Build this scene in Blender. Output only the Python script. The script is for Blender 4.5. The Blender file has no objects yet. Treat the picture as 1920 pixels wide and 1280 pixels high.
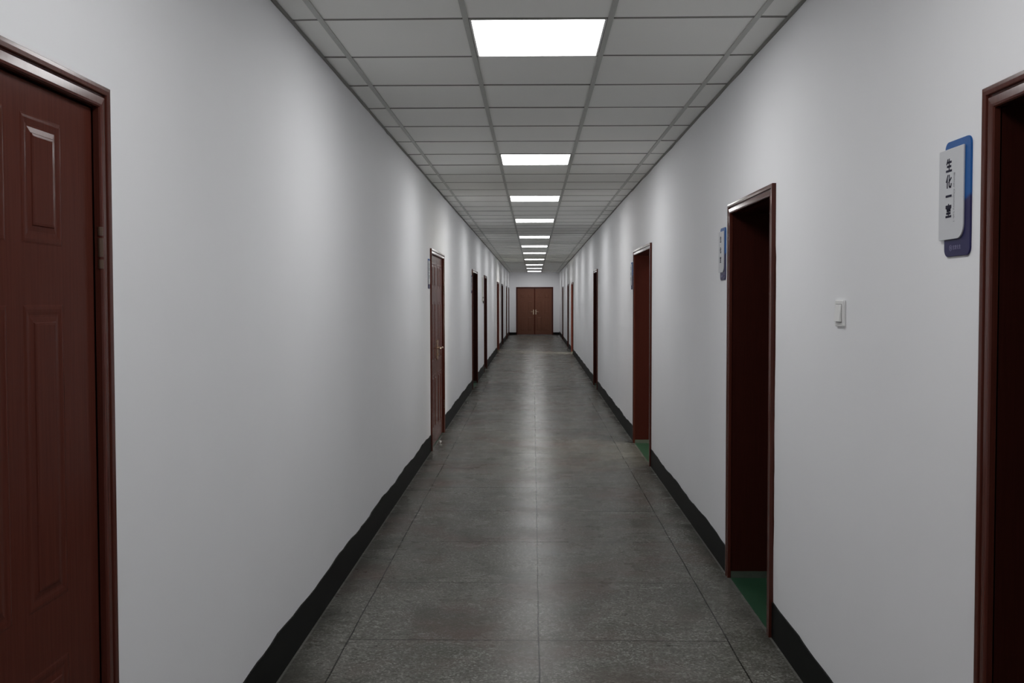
import bpy, math, random
from mathutils import Matrix, Vector

scene = bpy.context.scene
col = scene.collection
random.seed(7)
PI = math.pi

# ------------------------------------------------------------------ camera
F_PX, PITCH, YAW, ROLL, SX, SY = 1774.55, -0.03303, -0.0182, -0.00137, 7.1174, -19.713
EYE = 1.4911
fwd = Vector((math.sin(YAW) * math.cos(PITCH), math.cos(YAW) * math.cos(PITCH), math.sin(PITCH)))
rgt = Vector((math.cos(YAW), -math.sin(YAW), 0))
upv = Vector((-math.sin(YAW) * math.sin(PITCH), -math.cos(YAW) * math.sin(PITCH), math.cos(PITCH)))
r2 = rgt * math.cos(ROLL) + upv * math.sin(ROLL)
u2 = upv * math.cos(ROLL) - rgt * math.sin(ROLL)
cam = bpy.data.cameras.new('camera')
cam_ob = bpy.data.objects.new('camera', cam)
col.objects.link(cam_ob)
m = Matrix.Identity(4)
for i in range(3):
    m[i][0], m[i][1], m[i][2] = r2[i], u2[i], -fwd[i]
m[2][3] = EYE
cam_ob.matrix_world = m
cam.sensor_fit = 'HORIZONTAL'
cam.sensor_width = 36
cam.lens = F_PX / 1920 * 36
cam.shift_x = -SX / 1920
cam.shift_y = SY / 1920
cam.clip_start = 0.02
cam.clip_end = 200
scene.camera = cam_ob

# ------------------------------------------------------------------ world and exposure
world = bpy.data.worlds.new('world')
scene.world = world
world.use_nodes = True
world.node_tree.nodes['Background'].inputs[0].default_value = (0.5, 0.6, 0.75, 1)
world.node_tree.nodes['Background'].inputs[1].default_value = 0.2
vs = scene.view_settings
vs.view_transform = 'Standard'
vs.look = 'None'
vs.exposure = 0.0
vs.gamma = 1.0
vs.use_curve_mapping = False
scene.cycles.max_bounces = 16
scene.cycles.diffuse_bounces = 12
LAMP = 12.6           # radiance of the ceiling light diffusers
PANE_FILL = (24.0, 68.0)   # radiance of two unseen windows added to light the door linings

# ------------------------------------------------------------------ dimensions
CEIL = 2.6495
XL = -1.00874
Y_BACK, Y_END = -7.0, 40.157
WT = 0.24             # wall thickness
ROW0, ROW = 3.951, 0.607
HD = 1.996            # height of every door frame


def xl(y):
    return XL


def xr(y):            # the corridor gets a few centimetres wider towards its end
    return 1.0566 + max(0.0, y - 11.0) * 0.0024


def mid(x, y):        # x measured at the camera end, carried along the corridor
    t = (x - XL) / (1.0566 - XL)
    return xl(y) + t * (xr(y) - xl(y))


# ------------------------------------------------------------------ mesh helper
class MB:
    def __init__(self):
        self.v, self.f, self.mi, self.cur = [], [], [], 0

    def poly(self, pts):
        n = len(self.v)
        self.v += [tuple(p) for p in pts]
        self.f.append(list(range(n, n + len(pts))))
        self.mi.append(self.cur)

    def hexa(self, p):
        """eight corners: bottom ring 0-3, top ring 4-7"""
        n = len(self.v)
        self.v += [tuple(q) for q in p]
        for f in ((3, 2, 1, 0), (4, 5, 6, 7), (0, 1, 5, 4), (1, 2, 6, 5), (2, 3, 7, 6), (3, 0, 4, 7)):
            self.f.append([n + i for i in f])
            self.mi.append(self.cur)

    def box(self, x0, x1, y0, y1, z0, z1):
        self.hexa([(x0, y0, z0), (x1, y0, z0), (x1, y1, z0), (x0, y1, z0),
                   (x0, y0, z1), (x1, y0, z1), (x1, y1, z1), (x0, y1, z1)])

    def prism(self, outline, y0, y1):
        """outline in (x, z), counter-clockwise seen from -y, extruded from y0 (front) to y1"""
        n, k = len(self.v), len(outline)
        self.v += [(x, y0, z) for x, z in outline] + [(x, y1, z) for x, z in outline]
        self.f.append(list(range(n, n + k)))
        self.mi.append(self.cur)
        self.f.append(list(range(n + 2 * k - 1, n + k - 1, -1)))
        self.mi.append(self.cur)
        for i in range(k):
            j = (i + 1) % k
            self.f.append([n + i, n + k + i, n + k + j, n + j])
            self.mi.append(self.cur)

    def tube(self, a, b, r, seg=16, r2=None):
        a, b = Vector(a), Vector(b)
        d = (b - a).normalized()
        s = d.cross(Vector((0, 0, 1)) if abs(d.z) < 0.9 else Vector((1, 0, 0))).normalized()
        t = d.cross(s)
        r2 = r if r2 is None else r2
        n = len(self.v)
        for p, rr in ((a, r), (b, r2)):
            for i in range(seg):
                q = 2 * PI * i / seg
                self.v.append(tuple(p + s * (math.cos(q) * rr) + t * (math.sin(q) * rr)))
        self.f.append(list(range(n, n + seg)))
        self.f.append(list(range(n + 2 * seg - 1, n + seg - 1, -1)))
        self.mi += [self.cur] * 2
        for i in range(seg):
            j = (i + 1) % seg
            self.f.append([n + j, n + i, n + seg + i, n + seg + j])
            self.mi.append(self.cur)

    def rings(self, rings, cap_last=True):
        """nested closed loops with equal point counts, joined one to the next"""
        n, k = len(self.v), len(rings[0])
        for r in rings:
            self.v += [tuple(p) for p in r]
        for a in range(len(rings) - 1):
            for i in range(k):
                j = (i + 1) % k
                self.f.append([n + a * k + i, n + a * k + j, n + (a + 1) * k + j, n + (a + 1) * k + i])
                self.mi.append(self.cur)
        if cap_last:
            o = n + (len(rings) - 1) * k
            self.f.append(list(range(o, o + k)))
            self.mi.append(self.cur)

    def build(self, name, mats, parent=None, smooth=False, fix=True, bevel=0.0):
        me = bpy.data.meshes.new(name)
        me.from_pydata(self.v, [], self.f)
        for mt in (mats if isinstance(mats, (list, tuple)) else [mats]):
            me.materials.append(mt)
        me.polygons.foreach_set('material_index', self.mi)
        if fix:
            import bmesh
            bm = bmesh.new()
            bm.from_mesh(me)
            bmesh.ops.remove_doubles(bm, verts=bm.verts, dist=1e-6)
            bmesh.ops.recalc_face_normals(bm, faces=bm.faces)
            bm.to_mesh(me)
            bm.free()
        if smooth:
            me.polygons.foreach_set('use_smooth', [True] * len(me.polygons))
        me.update()
        ob = bpy.data.objects.new(name, me)
        col.objects.link(ob)
        if parent is not None:
            ob.parent = parent
        if bevel:
            b = ob.modifiers.new('soft edges', 'BEVEL')
            b.width, b.segments, b.limit_method = bevel, 2, 'ANGLE'
        return ob


def rounded(x0, x1, z0, z1, rads, seg=8):
    """rounded rectangle outline in (x, z): radii for bottom-left, bottom-right, top-right, top-left"""
    out = []
    cs = [(x0, z0, 1, 1, PI), (x1, z0, -1, 1, 1.5 * PI), (x1, z1, -1, -1, 0), (x0, z1, 1, -1, .5 * PI)]
    for (cx, cz, sx, sz, a0), r in zip(cs, rads):
        if r <= 0:
            out.append((cx, cz))
            continue
        for i in range(seg + 1):
            a = a0 + .5 * PI * i / seg
            out.append((cx + sx * r + r * math.cos(a), cz + sz * r + r * math.sin(a)))
    return out


def tag(o, label=None, cat=None, group=None, kind=None):
    if label: o['label'] = label
    if cat: o['category'] = cat
    if group: o['group'] = group
    if kind: o['kind'] = kind
    return o


def empty(name, loc, rz=0.0):
    o = bpy.data.objects.new(name, None)
    o.empty_display_size = 0.1
    col.objects.link(o)
    o.location = loc
    o.rotation_euler = (0, 0, rz)
    return o


def on_wall(name, side, y):
    """an Empty on a corridor wall: local x runs to the right for someone facing that wall, local y into it"""
    if side == 'left':
        return empty(name, (xl(y), y, 0), PI / 2)
    sl = 0.0024 if y > 11 else 0.0
    return empty(name, (xr(y), y, 0), -PI / 2 - sl)


# ------------------------------------------------------------------ materials
class NT:
    def __init__(self, name):
        self.m = bpy.data.materials.new(name)
        self.m.use_nodes = True
        self.t = self.m.node_tree
        self.b = self.t.nodes['Principled BSDF']

    def n(self, typ, **kw):
        nd = self.t.nodes.new(typ)
        for k, v in kw.items():
            setattr(nd, k, v)
        return nd

    def l(self, a, b):
        self.t.links.new(a, b)

    def coord(self, scale=(1, 1, 1)):
        c = self.n('ShaderNodeTexCoord')
        mp = self.n('ShaderNodeMapping')
        mp.inputs['Scale'].default_value = scale
        self.l(c.outputs['Object'], mp.inputs['Vector'])
        return mp.outputs[0]

    def noise(self, vec, scale, detail=3, rough=.5):
        nd = self.n('ShaderNodeTexNoise')
        nd.inputs['Scale'].default_value = scale
        nd.inputs['Detail'].default_value = detail
        nd.inputs['Roughness'].default_value = rough
        self.l(vec, nd.inputs['Vector'])
        return nd.outputs['Fac']

    def math(self, op, a, b=None, c=None):
        nd = self.n('ShaderNodeMath', operation=op)
        for i, q in enumerate((a, b, c)):
            if q is None: continue
            if isinstance(q, (int, float)): nd.inputs[i].default_value = q
            else: self.l(q, nd.inputs[i])
        return nd.outputs[0]

    def ramp(self, fac, stops):
        nd = self.n('ShaderNodeValToRGB')
        e = nd.color_ramp.elements
        while len(e) < len(stops): e.new(.5)
        for el, (p, c) in zip(e, stops):
            el.position = p
            el.color = (*c, 1) if len(c) == 3 else c
        self.l(fac, nd.inputs[0])
        return nd.outputs[0]

    def mix(self, fac, a, b, blend='MIX'):
        nd = self.n('ShaderNodeMix', data_type='RGBA', blend_type=blend)
        for s, q in ((nd.inputs[0], fac), (nd.inputs[6], a), (nd.inputs[7], b)):
            if isinstance(q, (int, float)): s.default_value = q
            elif isinstance(q, tuple): s.default_value = (*q, 1)
            else: self.l(q, s)
        return nd.outputs[2]

    def bump(self, h, strength, dist=0.002):
        nd = self.n('ShaderNodeBump')
        nd.inputs['Strength'].default_value = strength
        nd.inputs['Distance'].default_value = dist
        self.l(h, nd.inputs['Height'])
        self.l(nd.outputs[0], self.b.inputs['Normal'])

    def set(self, col=None, rough=None, metal=None, spec=None):
        if col is not None:
            if isinstance(col, tuple): self.b.inputs['Base Color'].default_value = (*col, 1)
            else: self.l(col, self.b.inputs['Base Color'])
        if rough is not None:
            if isinstance(rough, (int, float)): self.b.inputs['Roughness'].default_value = rough
            else: self.l(rough, self.b.inputs['Roughness'])
        if metal is not None: self.b.inputs['Metallic'].default_value = metal
        if spec is not None: self.b.inputs['Specular IOR Level'].default_value = spec
        return self.m


def mat_plaster(name, c):
    q = NT(name)
    v = q.coord()
    n = q.noise(v, 1.3, 4)
    q.set(q.mix(n, tuple(x * .96 for x in c), tuple(min(1, x * 1.03) for x in c)), .62, spec=.3)
    q.bump(q.noise(v, 160, 2), .12, .001)
    return q.m


def mat_plain(name, c, rough=.5, metal=0.0, spec=.5, var=.06, scale=30):
    q = NT(name)
    n = q.noise(q.coord(), scale, 3)
    q.set(q.mix(n, tuple(x * (1 - var) for x in c), tuple(x * (1 + var) for x in c)), rough, metal, spec)
    return q.m


def mat_emit(name, c, s):
    q = NT(name)
    q.set((.9, .9, .9), .5)
    q.b.inputs['Emission Color'].default_value = (*c, 1)
    q.b.inputs['Emission Strength'].default_value = s
    return q.m


def mat_wood(name, c, rough, spec=.5, bmp=.05):
    q = NT(name)
    v = q.coord((38, 38, 1.1))
    g = q.noise(v, 5, 4, .6)
    big = q.noise(q.coord((2, 2, 1)), 1.7, 2)
    k = q.ramp(g, [(.32, tuple(x * .84 for x in c)), (.68, tuple(x * 1.13 for x in c))])
    k = q.mix(q.math('MULTIPLY', big, .5), k, tuple(x * .85 for x in c))
    q.set(k, q.math('MULTIPLY_ADD', g, .08, rough - .04), spec=spec)
    q.bump(g, bmp, .001)
    return q.m


M = {}
M['wall'] = mat_plaster('white wall paint', (.875, .88, .90))
M['tile'] = mat_plaster('mineral ceiling tile', (.88, .88, .85))
M['main_bar'] = mat_plain('grey ceiling bar', (.47, .475, .45), .45)
M['cross_bar'] = mat_plain('dark grey ceiling bar', (.22, .215, .2), .6)  # cross bars carry the tile-edge shadow as colour; wall edge strips share it
M['void'] = mat_plain('dark void above the tiles', (.05, .05, .05), .9)
M['skirt'] = mat_plain('black skirting paint', (.0055, .0062, .0058), .5, spec=.1, var=.3, scale=9)
M['casing'] = mat_wood('varnished red brown casing', (.085, .023, .016), .16, .2, .01)
M['leaf'] = mat_wood('red brown door leaf', (.085, .023, .0155), .2, .04, .02)
M['end_leaf'] = mat_wood('brown end door leaf', (.185, .082, .054), .34, .1)
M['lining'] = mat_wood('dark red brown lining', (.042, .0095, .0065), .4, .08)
M['hinge'] = mat_plain('old brass', (.11, .066, .045), .4, .3)
M['brass'] = mat_plain('champagne brass', (.72, .58, .43), .27, 1.0)
M['alu'] = mat_plain('white lamp frame', (.72, .72, .7), .4)
M['diffuser'] = mat_emit('lit diffuser', (1.0, 1.0, 1.0), LAMP)
M['room_pane'] = [mat_emit('daylit window pane', (1.0, .93, .8), e) for e in PANE_FILL]
M['green'] = mat_plain('green painted floor', (.02, .072, .037), .4, var=.25, scale=3)
M['foot'] = mat_plain('grey green paint splashes', (.075, .092, .072), .6, spec=.2, var=.25, scale=12)
M['room_wall'] = mat_plaster('side room paint', (.6, .6, .58))
M['plastic'] = mat_plain('white switch plastic', (.8, .8, .79), .35, var=.01)
M['white_acrylic'] = mat_plain('white acrylic', (.61, .62, .645), .4, spec=.15, var=.01)
M['ink'] = mat_plain('navy ink', (.014, .012, .035), .5, spec=.1)
M['grey_ink'] = mat_plain('grey ink', (.25, .25, .28), .5)
M['pale_ink'] = mat_plain('pale print', (.2, .19, .32), .5)
M['notice'] = mat_plain('cream notice board', (.62, .6, .54), .5, var=.02)
M['pale_gap'] = mat_plain('grey switch gap', (.3, .3, .3), .5)
M['dark_clip'] = mat_plain('dark clip', (.1, .1, .09), .5)
M['steel'] = mat_plain('brushed steel', (.7, .7, .68), .3, 1.0)


def mat_sign():
    q = NT('blue and navy sign print')
    c = q.n('ShaderNodeTexCoord')
    s = q.n('ShaderNodeSeparateXYZ')
    q.l(c.outputs['Object'], s.inputs[0])
    z = q.math('ADD', s.outputs[2], q.math('MULTIPLY', s.outputs[0], -.35))
    f = q.math('MULTIPLY_ADD', z, 90.0, -1.744 * 90.0 + .5)
    cl = q.n('ShaderNodeClamp')
    q.l(f, cl.inputs[0])
    q.set(q.mix(cl.outputs[0], (.022, .019, .085), (.009, .095, .33)), .4, spec=.2)
    return q.m


M['sign'] = mat_sign()


def mat_floor():
    q = NT('polished terrazzo')
    c = q.n('ShaderNodeTexCoord')
    P = c.outputs['Object']
    s = q.n('ShaderNodeSeparateXYZ')
    q.l(P, s.inputs[0])
    x, y = s.outputs[0], s.outputs[1]
    # chips
    vo = q.n('ShaderNodeTexVoronoi')
    vo.inputs['Scale'].default_value = 130
    q.l(P, vo.inputs['Vector'])
    chip = q.n('ShaderNodeSeparateColor')
    q.l(vo.outputs['Color'], chip.inputs[0])
    base = q.ramp(chip.outputs[0], [(0.0, (.087, .084, .072)), (.45, (.138, .135, .119)), (.8, (.172, .168, .15)), (1.0, (.29, .29, .265))])
    n1 = q.noise(P, 1.6, 5, .6)
    n2 = q.noise(P, 3.1, 4, .6)
    base = q.mix(q.ramp(n1, [(.48, (0, 0, 0)), (.68, (.7, .7, .7))]), base, (.112, .075, .064))      # reddish worn patches
    base = q.mix(q.ramp(n2, [(.48, (0, 0, 0)), (.72, (.6, .6, .6))]), base, (.062, .066, .05))            # dark greenish patches
    stretch = q.n('ShaderNodeMapping')
    stretch.inputs['Scale'].default_value = (1.6, 2.6, 1)
    q.l(P, stretch.inputs['Vector'])
    n3 = q.noise(stretch.outputs[0], 1.0, 5, .65)
    base = q.mix(q.ramp(n3, [(.3, (.28, .28, .28)), (.5, (0, 0, 0))]), base, (.05, .048, .043))
    # ingrained dirt along both skirtings, broken up by noise
    dl = q.math('SUBTRACT', x, XL)
    dr = q.math('SUBTRACT', 1.0566, x)
    edge = q.math('MINIMUM', dl, dr)
    e = q.math('SUBTRACT', q.math('MULTIPLY', n2, .36), q.math('MINIMUM', dl, q.math('MULTIPLY', dr, 1.8)))
    base = q.mix(q.ramp(e, [(0.0, (0, 0, 0)), (.2, (.7, .7, .7))]), base, (.04, .039, .034))
    # pale grout smear at the foot of the skirting
    base = q.mix(q.math('MULTIPLY', q.math('LESS_THAN', edge, .016), q.math('MULTIPLY', n1, .9)), base, (.2, .2, .185))
    # joints
    wob = q.math('MULTIPLY_ADD', q.noise(P, 2.2, 2), .012, -.006)
    xw = q.math('ADD', x, wob)
    lines = None
    for xi, w in ((.024, .0036), (-.811, .0030), (.851, .0030)):
        k = q.math('LESS_THAN', q.math('ABSOLUTE', q.math('SUBTRACT', xw, xi)), w)
        lines = k if lines is None else q.math('MAXIMUM', lines, k)
    yy = q.math('MODULO', q.math('ADD', q.math('ADD', y, wob), 84.5 - 4.15 + .4225), .8445)
    cross = q.math('LESS_THAN', q.math('ABSOLUTE', q.math('SUBTRACT', yy, .4225)), .0045)
    inside = q.math('LESS_THAN', q.math('ABSOLUTE', q.math('SUBTRACT', x, .02)), .831)
    cross = q.math('MULTIPLY', q.math('MULTIPLY', cross, inside), .75)
    lines = q.math('MAXIMUM', lines, cross)
    base = q.mix(q.math('MULTIPLY', lines, .9), base, (.010, .0095, .008))
    # small dark nicks
    nick = q.n('ShaderNodeTexVoronoi')
    nick.inputs['Scale'].default_value = 2.3
    q.l(P, nick.inputs['Vector'])
    base = q.mix(q.math('MULTIPLY', q.math('LESS_THAN', nick.outputs['Distance'], .022), .8), base, (.02, .018, .016))
    rough = q.math('MULTIPLY_ADD', n3, .2, .17)
    q.set(base, rough, spec=.2)
    q.bump(n3, .04, .002)
    # worn polish: part of the surface has gone matt
    df = q.n('ShaderNodeBsdfDiffuse')
    q.l(base, df.inputs['Color'])
    mx = q.n('ShaderNodeMixShader')
    q.l(q.math('MULTIPLY_ADD', n3, .3, .28), mx.inputs[0])
    q.l(q.b.outputs[0], mx.inputs[1])
    q.l(df.outputs[0], mx.inputs[2])
    q.l(mx.outputs[0], q.t.nodes['Material Output'].inputs['Surface'])
    return q.m


M['floor'] = mat_floor()


# ------------------------------------------------------------------ doors: where each opening sits
# side, y0, y1 (outer edges of the frame), leaves when closed (0 = standing open)
DOORS = [
    ('left', 0.755, 2.22, 2), ('left', 9.27, 10.62, 2), ('left', 15.62, 17.0, 0), ('left', 19.43, 20.43, 0),
    ('left', 26.41, 27.75, 0), ('left', 30.19, 31.5, 0), ('left', 35.38, 36.2, 0), ('left', 38.7, 39.6, 0),
    ('right', 1.25, 2.226, 0), ('right', 4.15, 5.10, 0), ('right', 8.44, 9.87, 0), ('right', 15.62, 16.55, 0),
    ('right', 25.62, 26.8, 0), ('right', 29.06, 29.9, 0), ('right', 34.7, 35.6, 0),
]
HEIGHT = {1: 1.985, 9: 1.976, 13: 1.966, 14: 1.97, 15: 1.966}
HOLE = 0.02           # the wall opening starts this far inside the frame's outer edge


def corridor_wall(name, side, fx, sgn):
    b = MB()

    def seg(ya, yb, za, zb):
        cuts = [ya] + [c for c in (11.0,) if ya < c < yb] + [yb]
        for p, q in zip(cuts, cuts[1:]):
            b.hexa([(fx(p), p, za), (fx(q), q, za), (fx(q) + sgn * WT, q, za), (fx(p) + sgn * WT, p, za),
                    (fx(p), p, zb), (fx(q), q, zb), (fx(q) + sgn * WT, q, zb), (fx(p) + sgn * WT, p, zb)])
    y = Y_BACK
    for i, (s, a, c, _) in enumerate(DOORS, 1):
        if s != side: continue
        hd = HEIGHT.get(i, HD)
        seg(y, a + HOLE, 0, CEIL + .1)
        seg(a + HOLE, c - HOLE, hd - HOLE, CEIL + .1)
        y = c - HOLE
    seg(y, Y_END, 0, CEIL + .1)
    o = b.build(name, M['wall'], fix=True)
    return o


tag(corridor_wall('wall_left', 'left', xl, -1), 'long white painted corridor wall on the left with two closed double doors', 'wall', kind='structure')
tag(corridor_wall('wall_right', 'right', xr, 1), 'long white painted corridor wall on the right with the switch and blue signs', 'wall', kind='structure')

# end wall with its double door, wall behind the camera
EX0, EX1 = -0.713, 0.855
b = MB()
x0, x1 = xl(Y_END) - WT, xr(Y_END) + WT
HE = 2.025
b.box(x0, EX0 + HOLE, Y_END, Y_END + WT, 0, CEIL + .1)
b.box(EX1 - HOLE, x1, Y_END, Y_END + WT, 0, CEIL + .1)
b.box(EX0 + HOLE, EX1 - HOLE, Y_END, Y_END + WT, HE - HOLE, CEIL + .1)
tag(b.build('wall_end', M['wall']), 'white wall closing the far end of the corridor around the double door', 'wall', kind='structure')
b = MB()
b.box(XL - WT, 1.0566 + WT, Y_BACK - WT, Y_BACK, 0, CEIL + .1)
tag(b.build('wall_back', M['wall']), 'white wall closing the corridor behind the camera', 'wall', kind='structure')

# floor of the corridor
b = MB()
ys = [Y_BACK - WT, 11.0, Y_END + 1.0]
for p, q in zip(ys, ys[1:]):
    b.hexa([(xl(p), p, -.1), (xr(p), p, -.1), (xr(q), q, -.1), (xl(q), q, -.1),
            (xl(p), p, 0), (xr(p), p, 0), (xr(q), q, 0), (xl(q), q, 0)])
tag(b.build('floor', M['floor']), 'polished grey terrazzo corridor floor with thin dark joints', 'floor', kind='structure')

# ------------------------------------------------------------------ ceiling: tiles, bars, wall angles
XT = [-0.87812 + .6 * k for k in range(4)]
LAMP_ROWS = [-15, -9, -4, 0, 6, 11, 16, 22, 27, 32, 38, 45, 51, 57]
R0, R1 = -18, 59
b = MB()
cell_x = [XL] + XT + [None]
for r in range(R0, R1 + 1):
    ya, yb = ROW0 + r * ROW, ROW0 + (r + 1) * ROW
    ya, yb = max(ya, Y_BACK), min(yb, Y_END)
    if yb - ya < .03: continue
    for c in range(5):
        if c == 2 and r in LAMP_ROWS: continue
        g = .004
        dz = random.uniform(-.0012, .0012)
        P = []
        for yy in (ya + g, yb - g):
            a = xl(yy) if c == 0 else mid(XT[c - 1], yy) + .004
            d = xr(yy) if c == 4 else mid(XT[c], yy) - .004
            P.append((a, d, yy))
        (a0, d0, p), (a1, d1, q) = P
        z = CEIL + .004 + dz
        b.hexa([(a0, p, z), (d0, p, z), (d1, q, z), (a1, q, z), (a0, p, z + .014), (d0, p, z + .014), (d1, q, z + .014), (a1, q, z + .014)])
tag(b.build('ceiling', M['tile'], fix=False), 'suspended ceiling of pale grey square tiles', 'ceiling', kind='structure')

b = MB()
p, q = Y_BACK - WT, Y_END + WT
b.hexa([(-4.5, p, CEIL + .1), (4.7, p, CEIL + .1), (4.7, q, CEIL + .1), (-4.5, q, CEIL + .1),
        (-4.5, p, CEIL + .2), (4.7, p, CEIL + .2), (4.7, q, CEIL + .2), (-4.5, q, CEIL + .2)])
tag(b.build('ceiling_slab', M['void']), 'dark slab above the suspended ceiling tiles', 'ceiling', kind='structure')

b = MB()   # main bars along the corridor
for xt in XT:
    ys = [Y_BACK, 11.0, Y_END]
    for p, q in zip(ys, ys[1:]):
        a, c = mid(xt, p), mid(xt, q)
        b.hexa([(a - .0115, p, CEIL - .002), (a + .0115, p, CEIL - .002), (c + .0115, q, CEIL - .002), (c - .0115, q, CEIL - .002),
                (a - .0115, p, CEIL + .004), (a + .0115, p, CEIL + .004), (c + .0115, q, CEIL + .004), (c - .0115, q, CEIL + .004)])
tag(b.build('trim_1', M['main_bar']), 'four grey ceiling bars running the length of the corridor', 'ceiling trim', kind='structure')

b = MB()   # cross bars, coloured dark for the shadow gap at the tile edges
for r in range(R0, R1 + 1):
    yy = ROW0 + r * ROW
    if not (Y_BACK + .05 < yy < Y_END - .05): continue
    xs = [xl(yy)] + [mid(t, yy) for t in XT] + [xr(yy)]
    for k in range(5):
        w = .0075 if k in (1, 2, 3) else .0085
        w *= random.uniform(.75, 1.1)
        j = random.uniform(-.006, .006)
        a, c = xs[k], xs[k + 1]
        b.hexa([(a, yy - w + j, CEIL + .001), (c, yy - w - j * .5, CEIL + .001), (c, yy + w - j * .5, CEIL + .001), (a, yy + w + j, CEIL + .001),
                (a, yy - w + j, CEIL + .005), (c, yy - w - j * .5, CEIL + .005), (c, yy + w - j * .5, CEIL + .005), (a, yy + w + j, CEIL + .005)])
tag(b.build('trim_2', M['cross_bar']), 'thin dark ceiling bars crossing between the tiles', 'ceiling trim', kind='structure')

for nm, fx, sg, side in (('trim_3', xl, 1, 'left'), ('trim_4', xr, -1, 'right')):
    b = MB()   # wall angle with a slightly ragged lower edge of filler
    y = Y_BACK
    zlast = CEIL - .007
    while y < Y_END - .01:
        q = min(y + random.uniform(.12, .4), Y_END)
        if y < 11.0 < q: q = 11.0
        zn = CEIL - random.choice((.004, .006, .007, .010, .006))
        b.hexa([(fx(y), y, zlast), (fx(q), q, zn), (fx(q) + sg * .006, q, zn), (fx(y) + sg * .006, y, zlast),
                (fx(y), y, CEIL + .004), (fx(q), q, CEIL + .004), (fx(q) + sg * .014, q, CEIL + .001), (fx(y) + sg * .014, y, CEIL + .001)])
        y, zlast = q, zn
    tag(b.build(nm, M['cross_bar']), 'dark edge strip where the ceiling meets the %s wall' % side, 'ceiling trim', kind='structure')

# ------------------------------------------------------------------ skirting, broken at every door frame


def skirting(name, side, fx, sg, h0):
    b = MB()
    spans, y = [], Y_BACK
    for s, a, c, _ in DOORS:
        if s == side:
            spans.append((y, a))
            y = c
    spans.append((y, Y_END))
    for a, c in spans:
        y, z = a, h0
        ph = random.uniform(0, 6)
        while y < c - 1e-4:
            q = min(y + random.uniform(.05, .13), c)
            if y < 11.0 < q: q = 11.0
            zn = h0 + .007 * math.sin(q * 5.1 + ph) + .003 * math.sin(q * 17 + ph) + random.uniform(-.002, .002)
            b.hexa([(fx(y), y, 0), (fx(q), q, 0), (fx(q) + sg * .006, q, 0), (fx(y) + sg * .006, y, 0),
                    (fx(y), y, z), (fx(q), q, zn), (fx(q) + sg * .006, q, zn), (fx(y) + sg * .006, y, z)])
            y, z = q, zn
    return b.build(name, M['skirt'])


tag(skirting('baseboard_left', 'left', xl, 1, .168), 'black painted skirting with wavy top along the left wall', 'skirting', kind='structure')
tag(skirting('baseboard_right', 'right', xr, -1, .15), 'black painted skirting with wavy top along the right wall', 'skirting', kind='structure')
b = MB()
b.box(xl(Y_END) + .006, EX0, Y_END - .006, Y_END, 0, .105)
b.box(EX1, xr(Y_END) - .006, Y_END - .006, Y_END, 0, .105)
tag(b.build('baseboard_end', M['skirt']), 'black skirting on both sides of the double door at the end', 'skirting', kind='structure')

# ------------------------------------------------------------------ door builder
PROFILE = [(0, .0), (0, .0165), (.0015, .018), (.009, .0182), (.018, .018), (.0195, .0165), (.0205, .011), (.024, .010),
           (.027, .0157), (.044, .0166), (.049, .0155), (.0515, .012), (.0515, -.004)]


def casing(w, h, parent):
    b = MB()
    k = len(PROFILE)
    for d, p in PROFILE:
        b.v += [(-w / 2 + d, -p, .0), (-w / 2 + d, -p, h - d), (w / 2 - d, -p, h - d), (w / 2 - d, -p, .0)]
    for i in range(k - 1):
        for j in range(3):
            b.f.append([4 * i + j, 4 * (i + 1) + j, 4 * (i + 1) + j + 1, 4 * i + j + 1])
            b.mi.append(0)
    b2 = b
    b = MB()
    # lining of the opening
    d0, d1 = HOLE + .002, .0515
    for s in (-1, 1):
        xa, xb = sorted((s * (w / 2 - d0), s * (w / 2 - d1)))
        b.box(xa, xb, .001, WT, .0, h - d1)
    b.box(-w / 2 + d0, w / 2 - d0, .001, WT, h - d1, h - d0)
    o = b2.build('door_frame', M['casing'], parent)
    b.build('lining', M['lining'], o)
    return o


def panel(x0, x1, z0, z1, yf, parent, dep=1.0, mt='leaf'):
    """raised moulded panel standing on the leaf face at local y = yf"""
    b = MB()

    def loop(i, y):
        y = yf + (y - yf) * dep
        return [(x0 + i, y, z0 + i), (x1 - i, y, z0 + i), (x1 - i, y, z1 - i), (x0 + i, y, z1 - i)]
    b.rings([loop(0, yf), loop(.004, yf - .0012), (loop(.009, yf - .0016)), loop(.015, yf - .0012), loop(.021, yf - .0003), loop(.025, yf - .0003),
             loop(.036, yf - .0021), loop(.0375, yf - .0042), loop(.0425, yf - .0050)])
    return b.build('panel', M[mt], parent)


ROWS_A = [(1.606, 1.865), (.858, 1.482), (.165, .727)]
ROWS_E = [(1.556, 1.755), (.892, 1.444), (.17, .779)]


def leaf(x0, x1, z1, yf, parent, cols, rows, dep=1.0, mt='leaf', name='door_leaf'):
    """cols: panel edges measured from x0"""
    b = MB()
    b.box(x0, x1, yf, yf + .042, .012, z1)
    o = b.build(name, M[mt], parent, bevel=.0015)
    for c0, c1 in cols:
        for z0, zz in rows:
            panel(x0 + c0, x0 + c1, z0, zz, yf, o, dep, mt)
    return o


def handle(x, z, sgn, yf, parent):
    """long back plate with a lever pointing to sgn"""
    b = MB()
    out = rounded(x - .019, x + .019, z - .105, z + .105, (.019,) * 4, 6)
    b.prism(out, yf - .009, yf)
    b.tube((x, yf - .009, z + .02), (x, yf - .045, z + .02), .010)
    b.tube((x, yf - .045, z + .02), (x + sgn * .045, yf - .050, z + .022), .0095, r2=.0085)
    b.tube((x + sgn * .043, yf - .050, z + .022), (x + sgn * .115, yf - .046, z + .014), .0085, r2=.007)
    b.tube((x, yf - .009, z - .05), (x, yf - .015, z - .05), .011)
    o = b.build('door_handle', M['brass'], parent, smooth=False)
    o['label'] = 'champagne coloured lever handle on a long plate'
    return o


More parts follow.
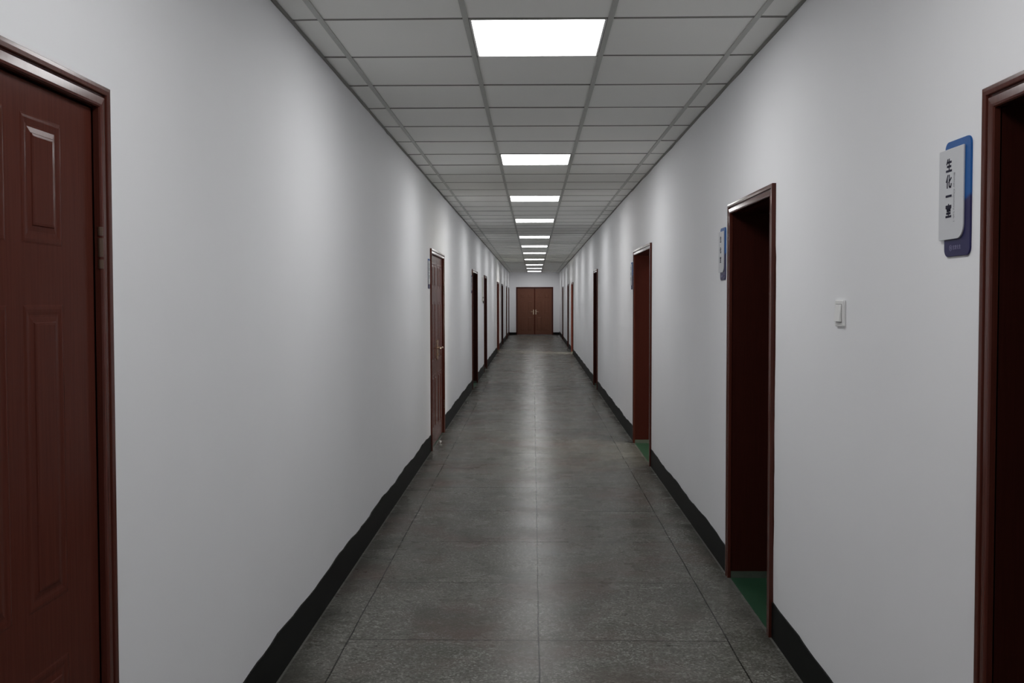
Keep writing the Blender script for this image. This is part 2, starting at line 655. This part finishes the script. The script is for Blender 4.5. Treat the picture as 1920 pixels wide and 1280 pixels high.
def hinge(x, z, sgn, parent):
    """three-knuckle hinge on the seam at x; sgn points from the seam to the leaf"""
    b = MB()
    y = -.0105
    for a, c in ((-.048, -.027), (-.021, .022), (.028, .048)):
        b.tube((x, y, z + a), (x, y, z + c), .0062, 14)
    for a, c in ((-.0265, -.0225), (.0235, .0275)):
        b.tube((x, y, z + a), (x, y, z + c), .0042, 10)
    b.box(x - .002, x + .002, -.0105, .02, z - .046, z + .046)
    o = b.build('hinge', M['hinge'], parent)
    o['label'] = 'old brass hinge with three knuckles'
    return o


def add_door(idx, side, ya, yb, leaves, label, cols=None, rows=ROWS_A, ragged=False):
    w = yb - ya
    hd = HEIGHT.get(idx, HD)
    t = on_wall('door_%d' % idx, side, (ya + yb) / 2)
    tag(t, label, 'door', kind='structure')
    casing(w, hd, t)
    inner = w / 2 - .0515
    if leaves:
        yf = .0035
        z1 = hd - .0545
        for s in (-1, 1):
            xa, xb = sorted((s * .002, s * (inner - .003)))
            lw = xb - xa
            cc = [(.145, .305), (.365, .525)] if cols is None else cols
            if s > 0: cc = [(lw - d, lw - c) for c, d in cc]
            lf = leaf(xa, xb, z1, yf, t, cc, rows)
            handle(s * .045, .965, s, yf, lf)
            for z in (1.612, .325):
                hinge(s * (inner + .004), z, -s, t)
    else:
        # worn, paint-splashed foot of the lining
        b = MB()
        for s in (-1, 1):
            xa, xb = sorted((s * (inner + .004), s * (inner - .0015)))
            b.box(xa, xb, .003, WT + .001, 0, .036)
        b.build('lining_foot', M['foot'], t)
        # leaf swung back into the room, hinged on the far jamb
        far = 1 if side == 'left' else -1          # local x of the far jamb
        lw = min(.9, w - .11) if w < 1.15 else (w - .11) / 2
        sides = (far,) if w < 1.15 else (far, -far)
        for sd in sides:
            b = MB()
            xa, xb = sorted((sd * (inner + .003), sd * (inner + .045)))
            b.box(xa, xb, WT + .012, WT + .012 + lw, .012, hd - .06)
            lf = b.build('door_leaf', M['leaf'], t)
            hb = MB()
            hx = sd * (inner + .003)
            yc = WT + .012 + lw - .06
            hb.tube((hx, yc, .985), (hx - sd * .045, yc, .985), .010)
            hb.tube((hx - sd * .045, yc, .985), (hx - sd * .048, yc - .11, .98), .0085)
            if sd < 0: hb.box(hx, hx + .009, yc - .02, yc + .02, .86, 1.07)
            else: hb.box(hx - .009, hx, yc - .02, yc + .02, .86, 1.07)
            hb.build('door_handle', M['brass'], lf)
    if ragged:
        # brown filler smeared beside the frame, with a broken edge
        b = MB()
        s = 1 if side == 'right' else -1           # near side of the frame
        z, r = .15, .006
        while z < 1.8:
            zn = min(z + random.uniform(.015, .07), 1.8)
            rn = max(.001, min(.011, r + random.uniform(-.004, .004)))
            if zn > 1.72: rn = .001
            e = s * w / 2
            b.poly([(e, -.002, z), (e + s * r, -.002, z), (e + s * rn, -.002, zn), (e, -.002, zn)])
            b.poly([(e + s * r, -.002, z), (e + s * r, .0, z), (e + s * rn, .0, zn), (e + s * rn, -.002, zn)])
            z, r = zn, rn
        o = b.build('filler_edge', M['casing'], t, fix=False)
        o['label'] = 'ragged brown filler along the frame edge'
    return t


LABELS = [
    'closed brown double door with moulded panels cut by the left photo edge',
    'closed brown double door midway along the left wall with brass levers',
    'dark open doorway, first after the closed doors on the left wall',
    'narrow dark doorway beside the tall cream notice on the left wall',
    'dark red brown doorway, third of the open ones on the left wall',
    'dark doorway, fourth of the open ones on the left wall',
    'thin dark doorway, last but one on the left wall',
    'thin dark doorway on the left wall just before the end wall',
    'large dark doorway with brown frame cut by the right photo edge',
    'dark doorway with brown frame and green sill beyond the light switch',
    'wide red brown doorway with a bright green sill on the right wall',
    'narrow nearly black doorway, fourth along the right wall',
    'bright red doorway lit from its room near the corridor end',
    'thin dark doorway directly beyond the bright red one on the right',
    'thin dark doorway, last on the right wall before the end',
]
for i, ((side, a, c, lv), lab) in enumerate(zip(DOORS, LABELS), 1):
    add_door(i, side, a, c, lv, lab, ragged=(i == 10))

# double door in the end wall
t = empty('door_16', ((EX0 + EX1) / 2, Y_END, 0))
tag(t, 'brown panelled double door closing the far end of the corridor', 'door', kind='structure')
w = EX1 - EX0
casing(w, HE, t)
inner = w / 2 - .0515
for s in (-1, 1):
    xa, xb = sorted((s * .002, s * (inner - .003)))
    lw = xb - xa
    cc = [(.12, .325), (.43, .635)]
    if s > 0: cc = [(lw - d, lw - c) for c, d in cc]
    lf = leaf(xa, xb, HE - .0545, .02, t, cc, ROWS_E, 3.0, 'end_leaf')
    handle(s * .05, .965, s, .02, lf)
b = MB()
b.box(-.022, .022, .010, .0199, .012, HE - .056)
b.build('cover_strip', M['leaf'], t, bevel=.003)
b = MB()
b.box(.028, .052, .008, .0199, 1.88, 1.95)
b.build('bolt', M['hinge'], t)

# ------------------------------------------------------------------ ceiling lights
ORD = ['first', 'second', 'third', 'fourth', 'fifth', 'sixth', 'seventh', 'eighth', 'ninth', 'tenth', 'eleventh']
proto = None
seen = 0
for r in LAMP_ROWS:
    yc = ROW0 + (r + .5) * ROW
    xc = (mid(XT[1], yc) + mid(XT[2], yc)) / 2
    if proto is None:
        o = empty('ceiling_light', (xc, yc, CEIL))
        b = MB()
        hx, hy = .286, ROW / 2 - .008
        ix, iy = .2775, ROW / 2 - .012

        def rect(x, y, z):
            return [(-x, -y, z), (x, -y, z), (x, y, z), (-x, y, z)]
        b.rings([rect(hx, hy, .012), rect(hx, hy, .0), rect(ix, iy, -.001), rect(ix - .003, iy - .003, .0035)], cap_last=False)
        b.rings([rect(hx, hy, .012), rect(.2, .2, .03)])
        fr = b.build('frame', M['alu'], o)
        b = MB()
        b.rings([rect(ix - .0025, iy - .0025, .008), rect(ix - .0025, iy - .0025, .0022)])
        df = b.build('diffuser', M['diffuser'], o)
        df['label'] = 'glowing white diffuser'
        proto = (o, fr, df)
    else:
        o = proto[0].copy()
        col.objects.link(o)
        o.location = (xc, yc, CEIL)
        for ch in proto[1:]:
            k = ch.copy()
            col.objects.link(k)
            k.parent = o
    if r < 0:
        lab = {-15: 'lit square ceiling panel close to the wall behind the camera', -9: 'lit square ceiling panel behind the camera position',
               -4: 'lit square ceiling panel directly above the camera position'}[r]
    else:
        lab = '%s lit square ceiling panel from the top of the photo' % ORD[seen]
        if seen == 0: lab = 'largest lit square ceiling panel, first from the top of the photo'
        if seen == 10: lab = 'smallest lit ceiling panel, close to the end wall'
        seen += 1
    tag(o, lab, 'ceiling light', 'lit ceiling panels down the middle of the ceiling')

# unseen room lamps, added to cast warm patches on the corridor floor
M['warm_diffuser'] = mat_emit('warm room diffuser', (1.0, .93, .78), 15.0)
for xc, yc, lab in ((2.1, 9.1, 'lit ceiling panel inside the side room behind the wide red brown doorway'),
                    (2.15, 26.2, 'lit ceiling panel inside the side room behind the bright red doorway')):
    o = empty('ceiling_light', (xc, yc, CEIL + .06))
    tag(o, lab, 'ceiling light')
    b = MB()
    b.box(-.3, .3, -.3, .3, .005, .04)
    b.build('frame', M['alu'], o)
    b = MB()
    b.box(-.285, .285, -.285, .285, -.002, .0045)
    b.build('diffuser', M['warm_diffuser'], o)

# ------------------------------------------------------------------ door signs
GLYPH = {
    'sheng': [[(.30, .97), (.10, .60)], [(.22, .74), (.90, .74)], [(.20, .41), (.84, .41)], [(.04, .06), (.96, .06)], [(.53, .99), (.53, .06)]],
    'hua': [[(.34, .98), (.05, .48)], [(.23, .72), (.23, .0)], [(.92, .74), (.50, .40)], [(.56, .98), (.56, .14), (.64, .05), (.86, .05), (.93, .28)]],
    'yi': [[(.04, .5), (.96, .5)]],
    'shi': [[(.50, 1.02), (.50, .88)], [(.07, .70), (.07, .86), (.93, .86), (.93, .70)], [(.2, .69), (.8, .69)], [(.45, .69), (.25, .50), (.78, .53)],
            [(.66, .63), (.82, .47)], [(.18, .30), (.82, .30)], [(.5, .48), (.5, .05)], [(.05, .05), (.95, .05)]],
}


def strokes(b, glyph, cx, cz, size, y, width):
    for line in GLYPH[glyph]:
        for (x0, z0), (x1, z1) in zip(line, line[1:]):
            p0 = Vector((cx + (x0 - .5) * size, cz + (z0 - .5) * size))
            p1 = Vector((cx + (x1 - .5) * size, cz + (z1 - .5) * size))
            d = (p1 - p0).normalized()
            wd = width * (1.25 if abs(d.x) > .95 else .9)
            n = Vector((-d.y, d.x)) * wd / 2
            e = d * wd * .3
            b.prism([tuple(p0 - e + -n), tuple(p1 + e - n), tuple(p1 + e + n), tuple(p0 - e + n)], y - .0006, y)


def text_mesh(b, body, x, z, size, y, turned=True):
    cu = bpy.data.curves.new('lettering', 'FONT')
    cu.body = body
    cu.size = size
    cu.extrude = 0
    cu.resolution_u = 2
    tmp = bpy.data.objects.new('lettering_source', cu)
    col.objects.link(tmp)
    dg = bpy.context.evaluated_depsgraph_get()
    me = bpy.data.meshes.new_from_object(tmp.evaluated_get(dg))
    n = len(b.v)
    for v in me.vertices:
        if turned: b.v.append((x + v.co.y, y - .0004, z - v.co.x))
        else: b.v.append((x + v.co.x, y - .0004, z + v.co.y))
    for p in me.polygons:
        b.f.append([n + i for i in p.vertices])
        b.mi.append(b.cur)
    bpy.data.objects.remove(tmp)
    bpy.data.meshes.remove(me)
    bpy.data.curves.remove(cu)


def add_sign(side, y_edge, chars, english, label, zo=0.0):
    """y_edge: the sign's edge next to the door frame"""
    t = on_wall('door_sign', side, y_edge)
    t.location.z = zo
    tag(t, label, 'sign', 'blue and white door signs')
    b = MB()
    b.prism(rounded(-.142, 0, 1.598, 1.887, (.02, .02, .02, .02)), -.005, 0)
    b.build('back_plate', M['sign'], t, bevel=.001)
    b = MB()
    b.prism(rounded(-.166, -.028, 1.641, 1.868, (.004, .032, .003, .004)), -.0095, -.0052)
    wp = b.build('white_plate', M['white_acrylic'], t, bevel=.001)
    zs = [1.827, 1.787, 1.750, 1.713] if len(chars) == 4 else [1.825, 1.765, 1.712]
    for g, z in zip(chars, zs):
        b = MB()
        strokes(b, g, -.108, z, .032, -.0096, .0044)
        b.build('character', M['ink'], wp, fix=False)
    if english:
        b = MB()
        text_mesh(b, english, -.081, 1.806, .0125, -.0096)
        b.build('small_lettering', M['grey_ink'], wp, fix=False)
    # maker's mark: ring with a slanted stroke and four small characters
    b = MB()
    cx, cz, r = -.103, 1.6195, .0078
    for i in range(20):
        a0, a1 = 2 * PI * i / 20, 2 * PI * (i + 1) / 20
        b.poly([(cx + k * math.cos(a), -.0055, cz + k * math.sin(a)) for k, a in ((r, a0), (r, a1), (r * .8, a1), (r * .8, a0))])
    b.prism([(cx - .0045, cz - .0045), (cx - .003, cz - .0045), (cx - .003, cz + .0045), (cx - .0045, cz + .0045)], -.0056, -.0051)
    b.prism([(cx + .003, cz - .0045), (cx + .0045, cz - .0045), (cx + .0045, cz + .0045), (cx + .003, cz + .0045)], -.0056, -.0051)
    b.prism([(cx + .0025, cz - .0045), (cx + .0045, cz - .0045), (cx - .0025, cz + .0045), (cx - .0045, cz + .0045)], -.0056, -.0051)
    for k, g in enumerate(('sheng', 'shi', 'hua', 'sheng')):
        strokes(b, g, cx + .0165 + k * .0115, cz + .001, .0098, -.0051, .0014)
    b.build('maker_mark', M['pale_ink'], t, fix=False)
    return t


add_sign('right', 2.305, ['sheng', 'hua', 'yi', 'shi'], 'Biology Chemistry Lab 1', 'blue and navy door sign with four dark characters beside the rightmost doorway')
add_sign('right', 5.205, ['sheng', 'hua', 'shi'], None, 'small blue edged sign on the frame of the doorway past the switch')
add_sign('right', 10.05, ['sheng', 'hua', 'shi'], None, 'thin pale sign beside the wide doorway with green sill')
add_sign('left', 9.225, ['sheng', 'hua', 'yi', 'shi'], None, 'thin pale sign beside the closed double door midway along left wall')
add_sign('left', 15.57, ['sheng', 'hua', 'yi', 'shi'], None, 'tiny dark edged sign beside the first open doorway on left wall')

# tall cream notice by the second open doorway on the left
t = on_wall('wall_notice', 'left', 18.85)
tag(t, 'tall cream notice board hanging before a narrow doorway on the left wall', 'notice')
b = MB()
b.prism(rounded(-.12, .12, 1.45, 1.95, (.008,) * 4, 4), -.012, 0)
b.build('board', M['notice'], t)
b = MB()
b.box(-.05, .05, -.03, -.012, 1.42, 1.47)
b.box(-.05, .05, -.02, -.012, 1.52, 1.55)
b.build('clip', M['dark_clip'], t)

# ------------------------------------------------------------------ light switch
t = on_wall('light_switch', 'right', 3.262)
tag(t, 'white rocker light switch on the wall between the two right doorways', 'light switch')
b = MB()
b.prism(rounded(-.045, .045, 1.3985, 1.4885, (.005,) * 4, 4), -.009, 0)
b.build('switch_plate', M['plastic'], t, bevel=.0025)
b = MB()
b.box(-.031, .031, -.0094, -.0089, 1.4115, 1.4745)
b.build('rocker_gap', M['pale_gap'], t)
b = MB()
b.hexa([(-.029, -.0185, 1.4145), (.029, -.0185, 1.4145), (.029, -.009, 1.4145), (-.029, -.009, 1.4145),
        (-.029, -.0115, 1.4725), (.029, -.0115, 1.4725), (.029, -.009, 1.4725), (-.029, -.009, 1.4725)])
b.build('rocker', M['plastic'], t, bevel=.0015)

# ------------------------------------------------------------------ door stop at the foot of the closed double door
t = empty('door_stop', (-.955, 9.66, 0))
tag(t, 'small steel door stop on the floor before the closed double door', 'door stop')
b = MB()
b.tube((0, 0, 0), (0, 0, .006), .022, 20)
b.tube((0, 0, .006), (0, 0, .032), .009, 16)
b.build('base', M['steel'], t)
b = MB()
b.tube((0, 0, .030), (0, 0, .046), .014, 20, .012)
b.build('cap', M['plastic'], t)

# ------------------------------------------------------------------ the side rooms behind the open doorways
b = MB()
for p, q in ((Y_BACK - WT, 11.0), (11.0, Y_END + WT)):
    b.hexa([(-4.5, p, -.1), (xl(p), p, -.1), (xl(q), q, -.1), (-4.5, q, -.1), (-4.5, p, 0), (xl(p), p, 0), (xl(q), q, 0), (-4.5, q, 0)])
    b.hexa([(xr(p), p, -.1), (4.7, p, -.1), (4.7, q, -.1), (xr(q), q, -.1), (xr(p), p, 0), (4.7, p, 0), (4.7, q, 0), (xr(q), q, 0)])
tag(b.build('floor_side_rooms', M['green']), 'green painted floor of the side rooms, seen in the doorways', 'floor', kind='structure')

WINS = [(6.95, 8.25), (23.2, 25.2)]  # wall openings for the added windows
b = MB()
b.box(-4.5, -4.3, Y_BACK - WT, Y_END + WT, 0, CEIL + .1)
y = Y_BACK - WT
for a, c in WINS:
    b.box(4.5, 4.7, y, a, 0, CEIL + .1)
    b.box(4.5, 4.7, a, c, 0, .9)
    b.box(4.5, 4.7, a, c, 2.2, CEIL + .1)
    y = c
b.box(4.5, 4.7, y, Y_END + WT, 0, CEIL + .1)
for yy in (6.6, 12.6, 22.6, 28.2):
    b.box(xr(yy) + WT, 4.5, yy, yy + .12, 0, CEIL + .1)
for s in (-1, 1):
    xa, xb = (-4.3, XL - WT) if s < 0 else (xr(Y_END) + WT, 4.5)
    b.box(xa, xb, Y_END, Y_END + WT, 0, CEIL + .1)
    xa, xb = (-4.3, XL - WT) if s < 0 else (1.0566 + WT, 4.5)
    b.box(xa, xb, Y_BACK - WT, Y_BACK, 0, CEIL + .1)
tag(b.build('wall_side_rooms', M['room_wall']), 'pale walls of the side rooms behind the doorways', 'wall', kind='structure')

for i, (a, c) in enumerate(WINS, 1):  # unseen windows, put in so their glow reaches two door linings
    t = empty('window_%d' % i, (4.5, (a + c) / 2, .9), -PI / 2)
    tag(t, 'daylit window in the side room behind the %s doorway' % ('wide red brown' if i == 1 else 'bright red'), 'window', kind='structure')
    h = (c - a) / 2
    b = MB()
    b.box(-h, -h + .05, .03, .09, 0, 1.3)
    b.box(h - .05, h, .03, .09, 0, 1.3)
    b.box(-.025, .025, .03, .09, 0, 1.3)
    b.box(-h + .05, h - .05, .03, .09, 0, .05)
    b.box(-h + .05, h - .05, .03, .09, 1.25, 1.3)
    b.build('window_frame', M['alu'], t)
    b = MB()
    b.box(-h + .05, -.025, .055, .062, .05, 1.25)
    b.box(.025, h - .05, .055, .062, .05, 1.25)
    b.build('window_pane', M['room_pane'][i - 1], t)
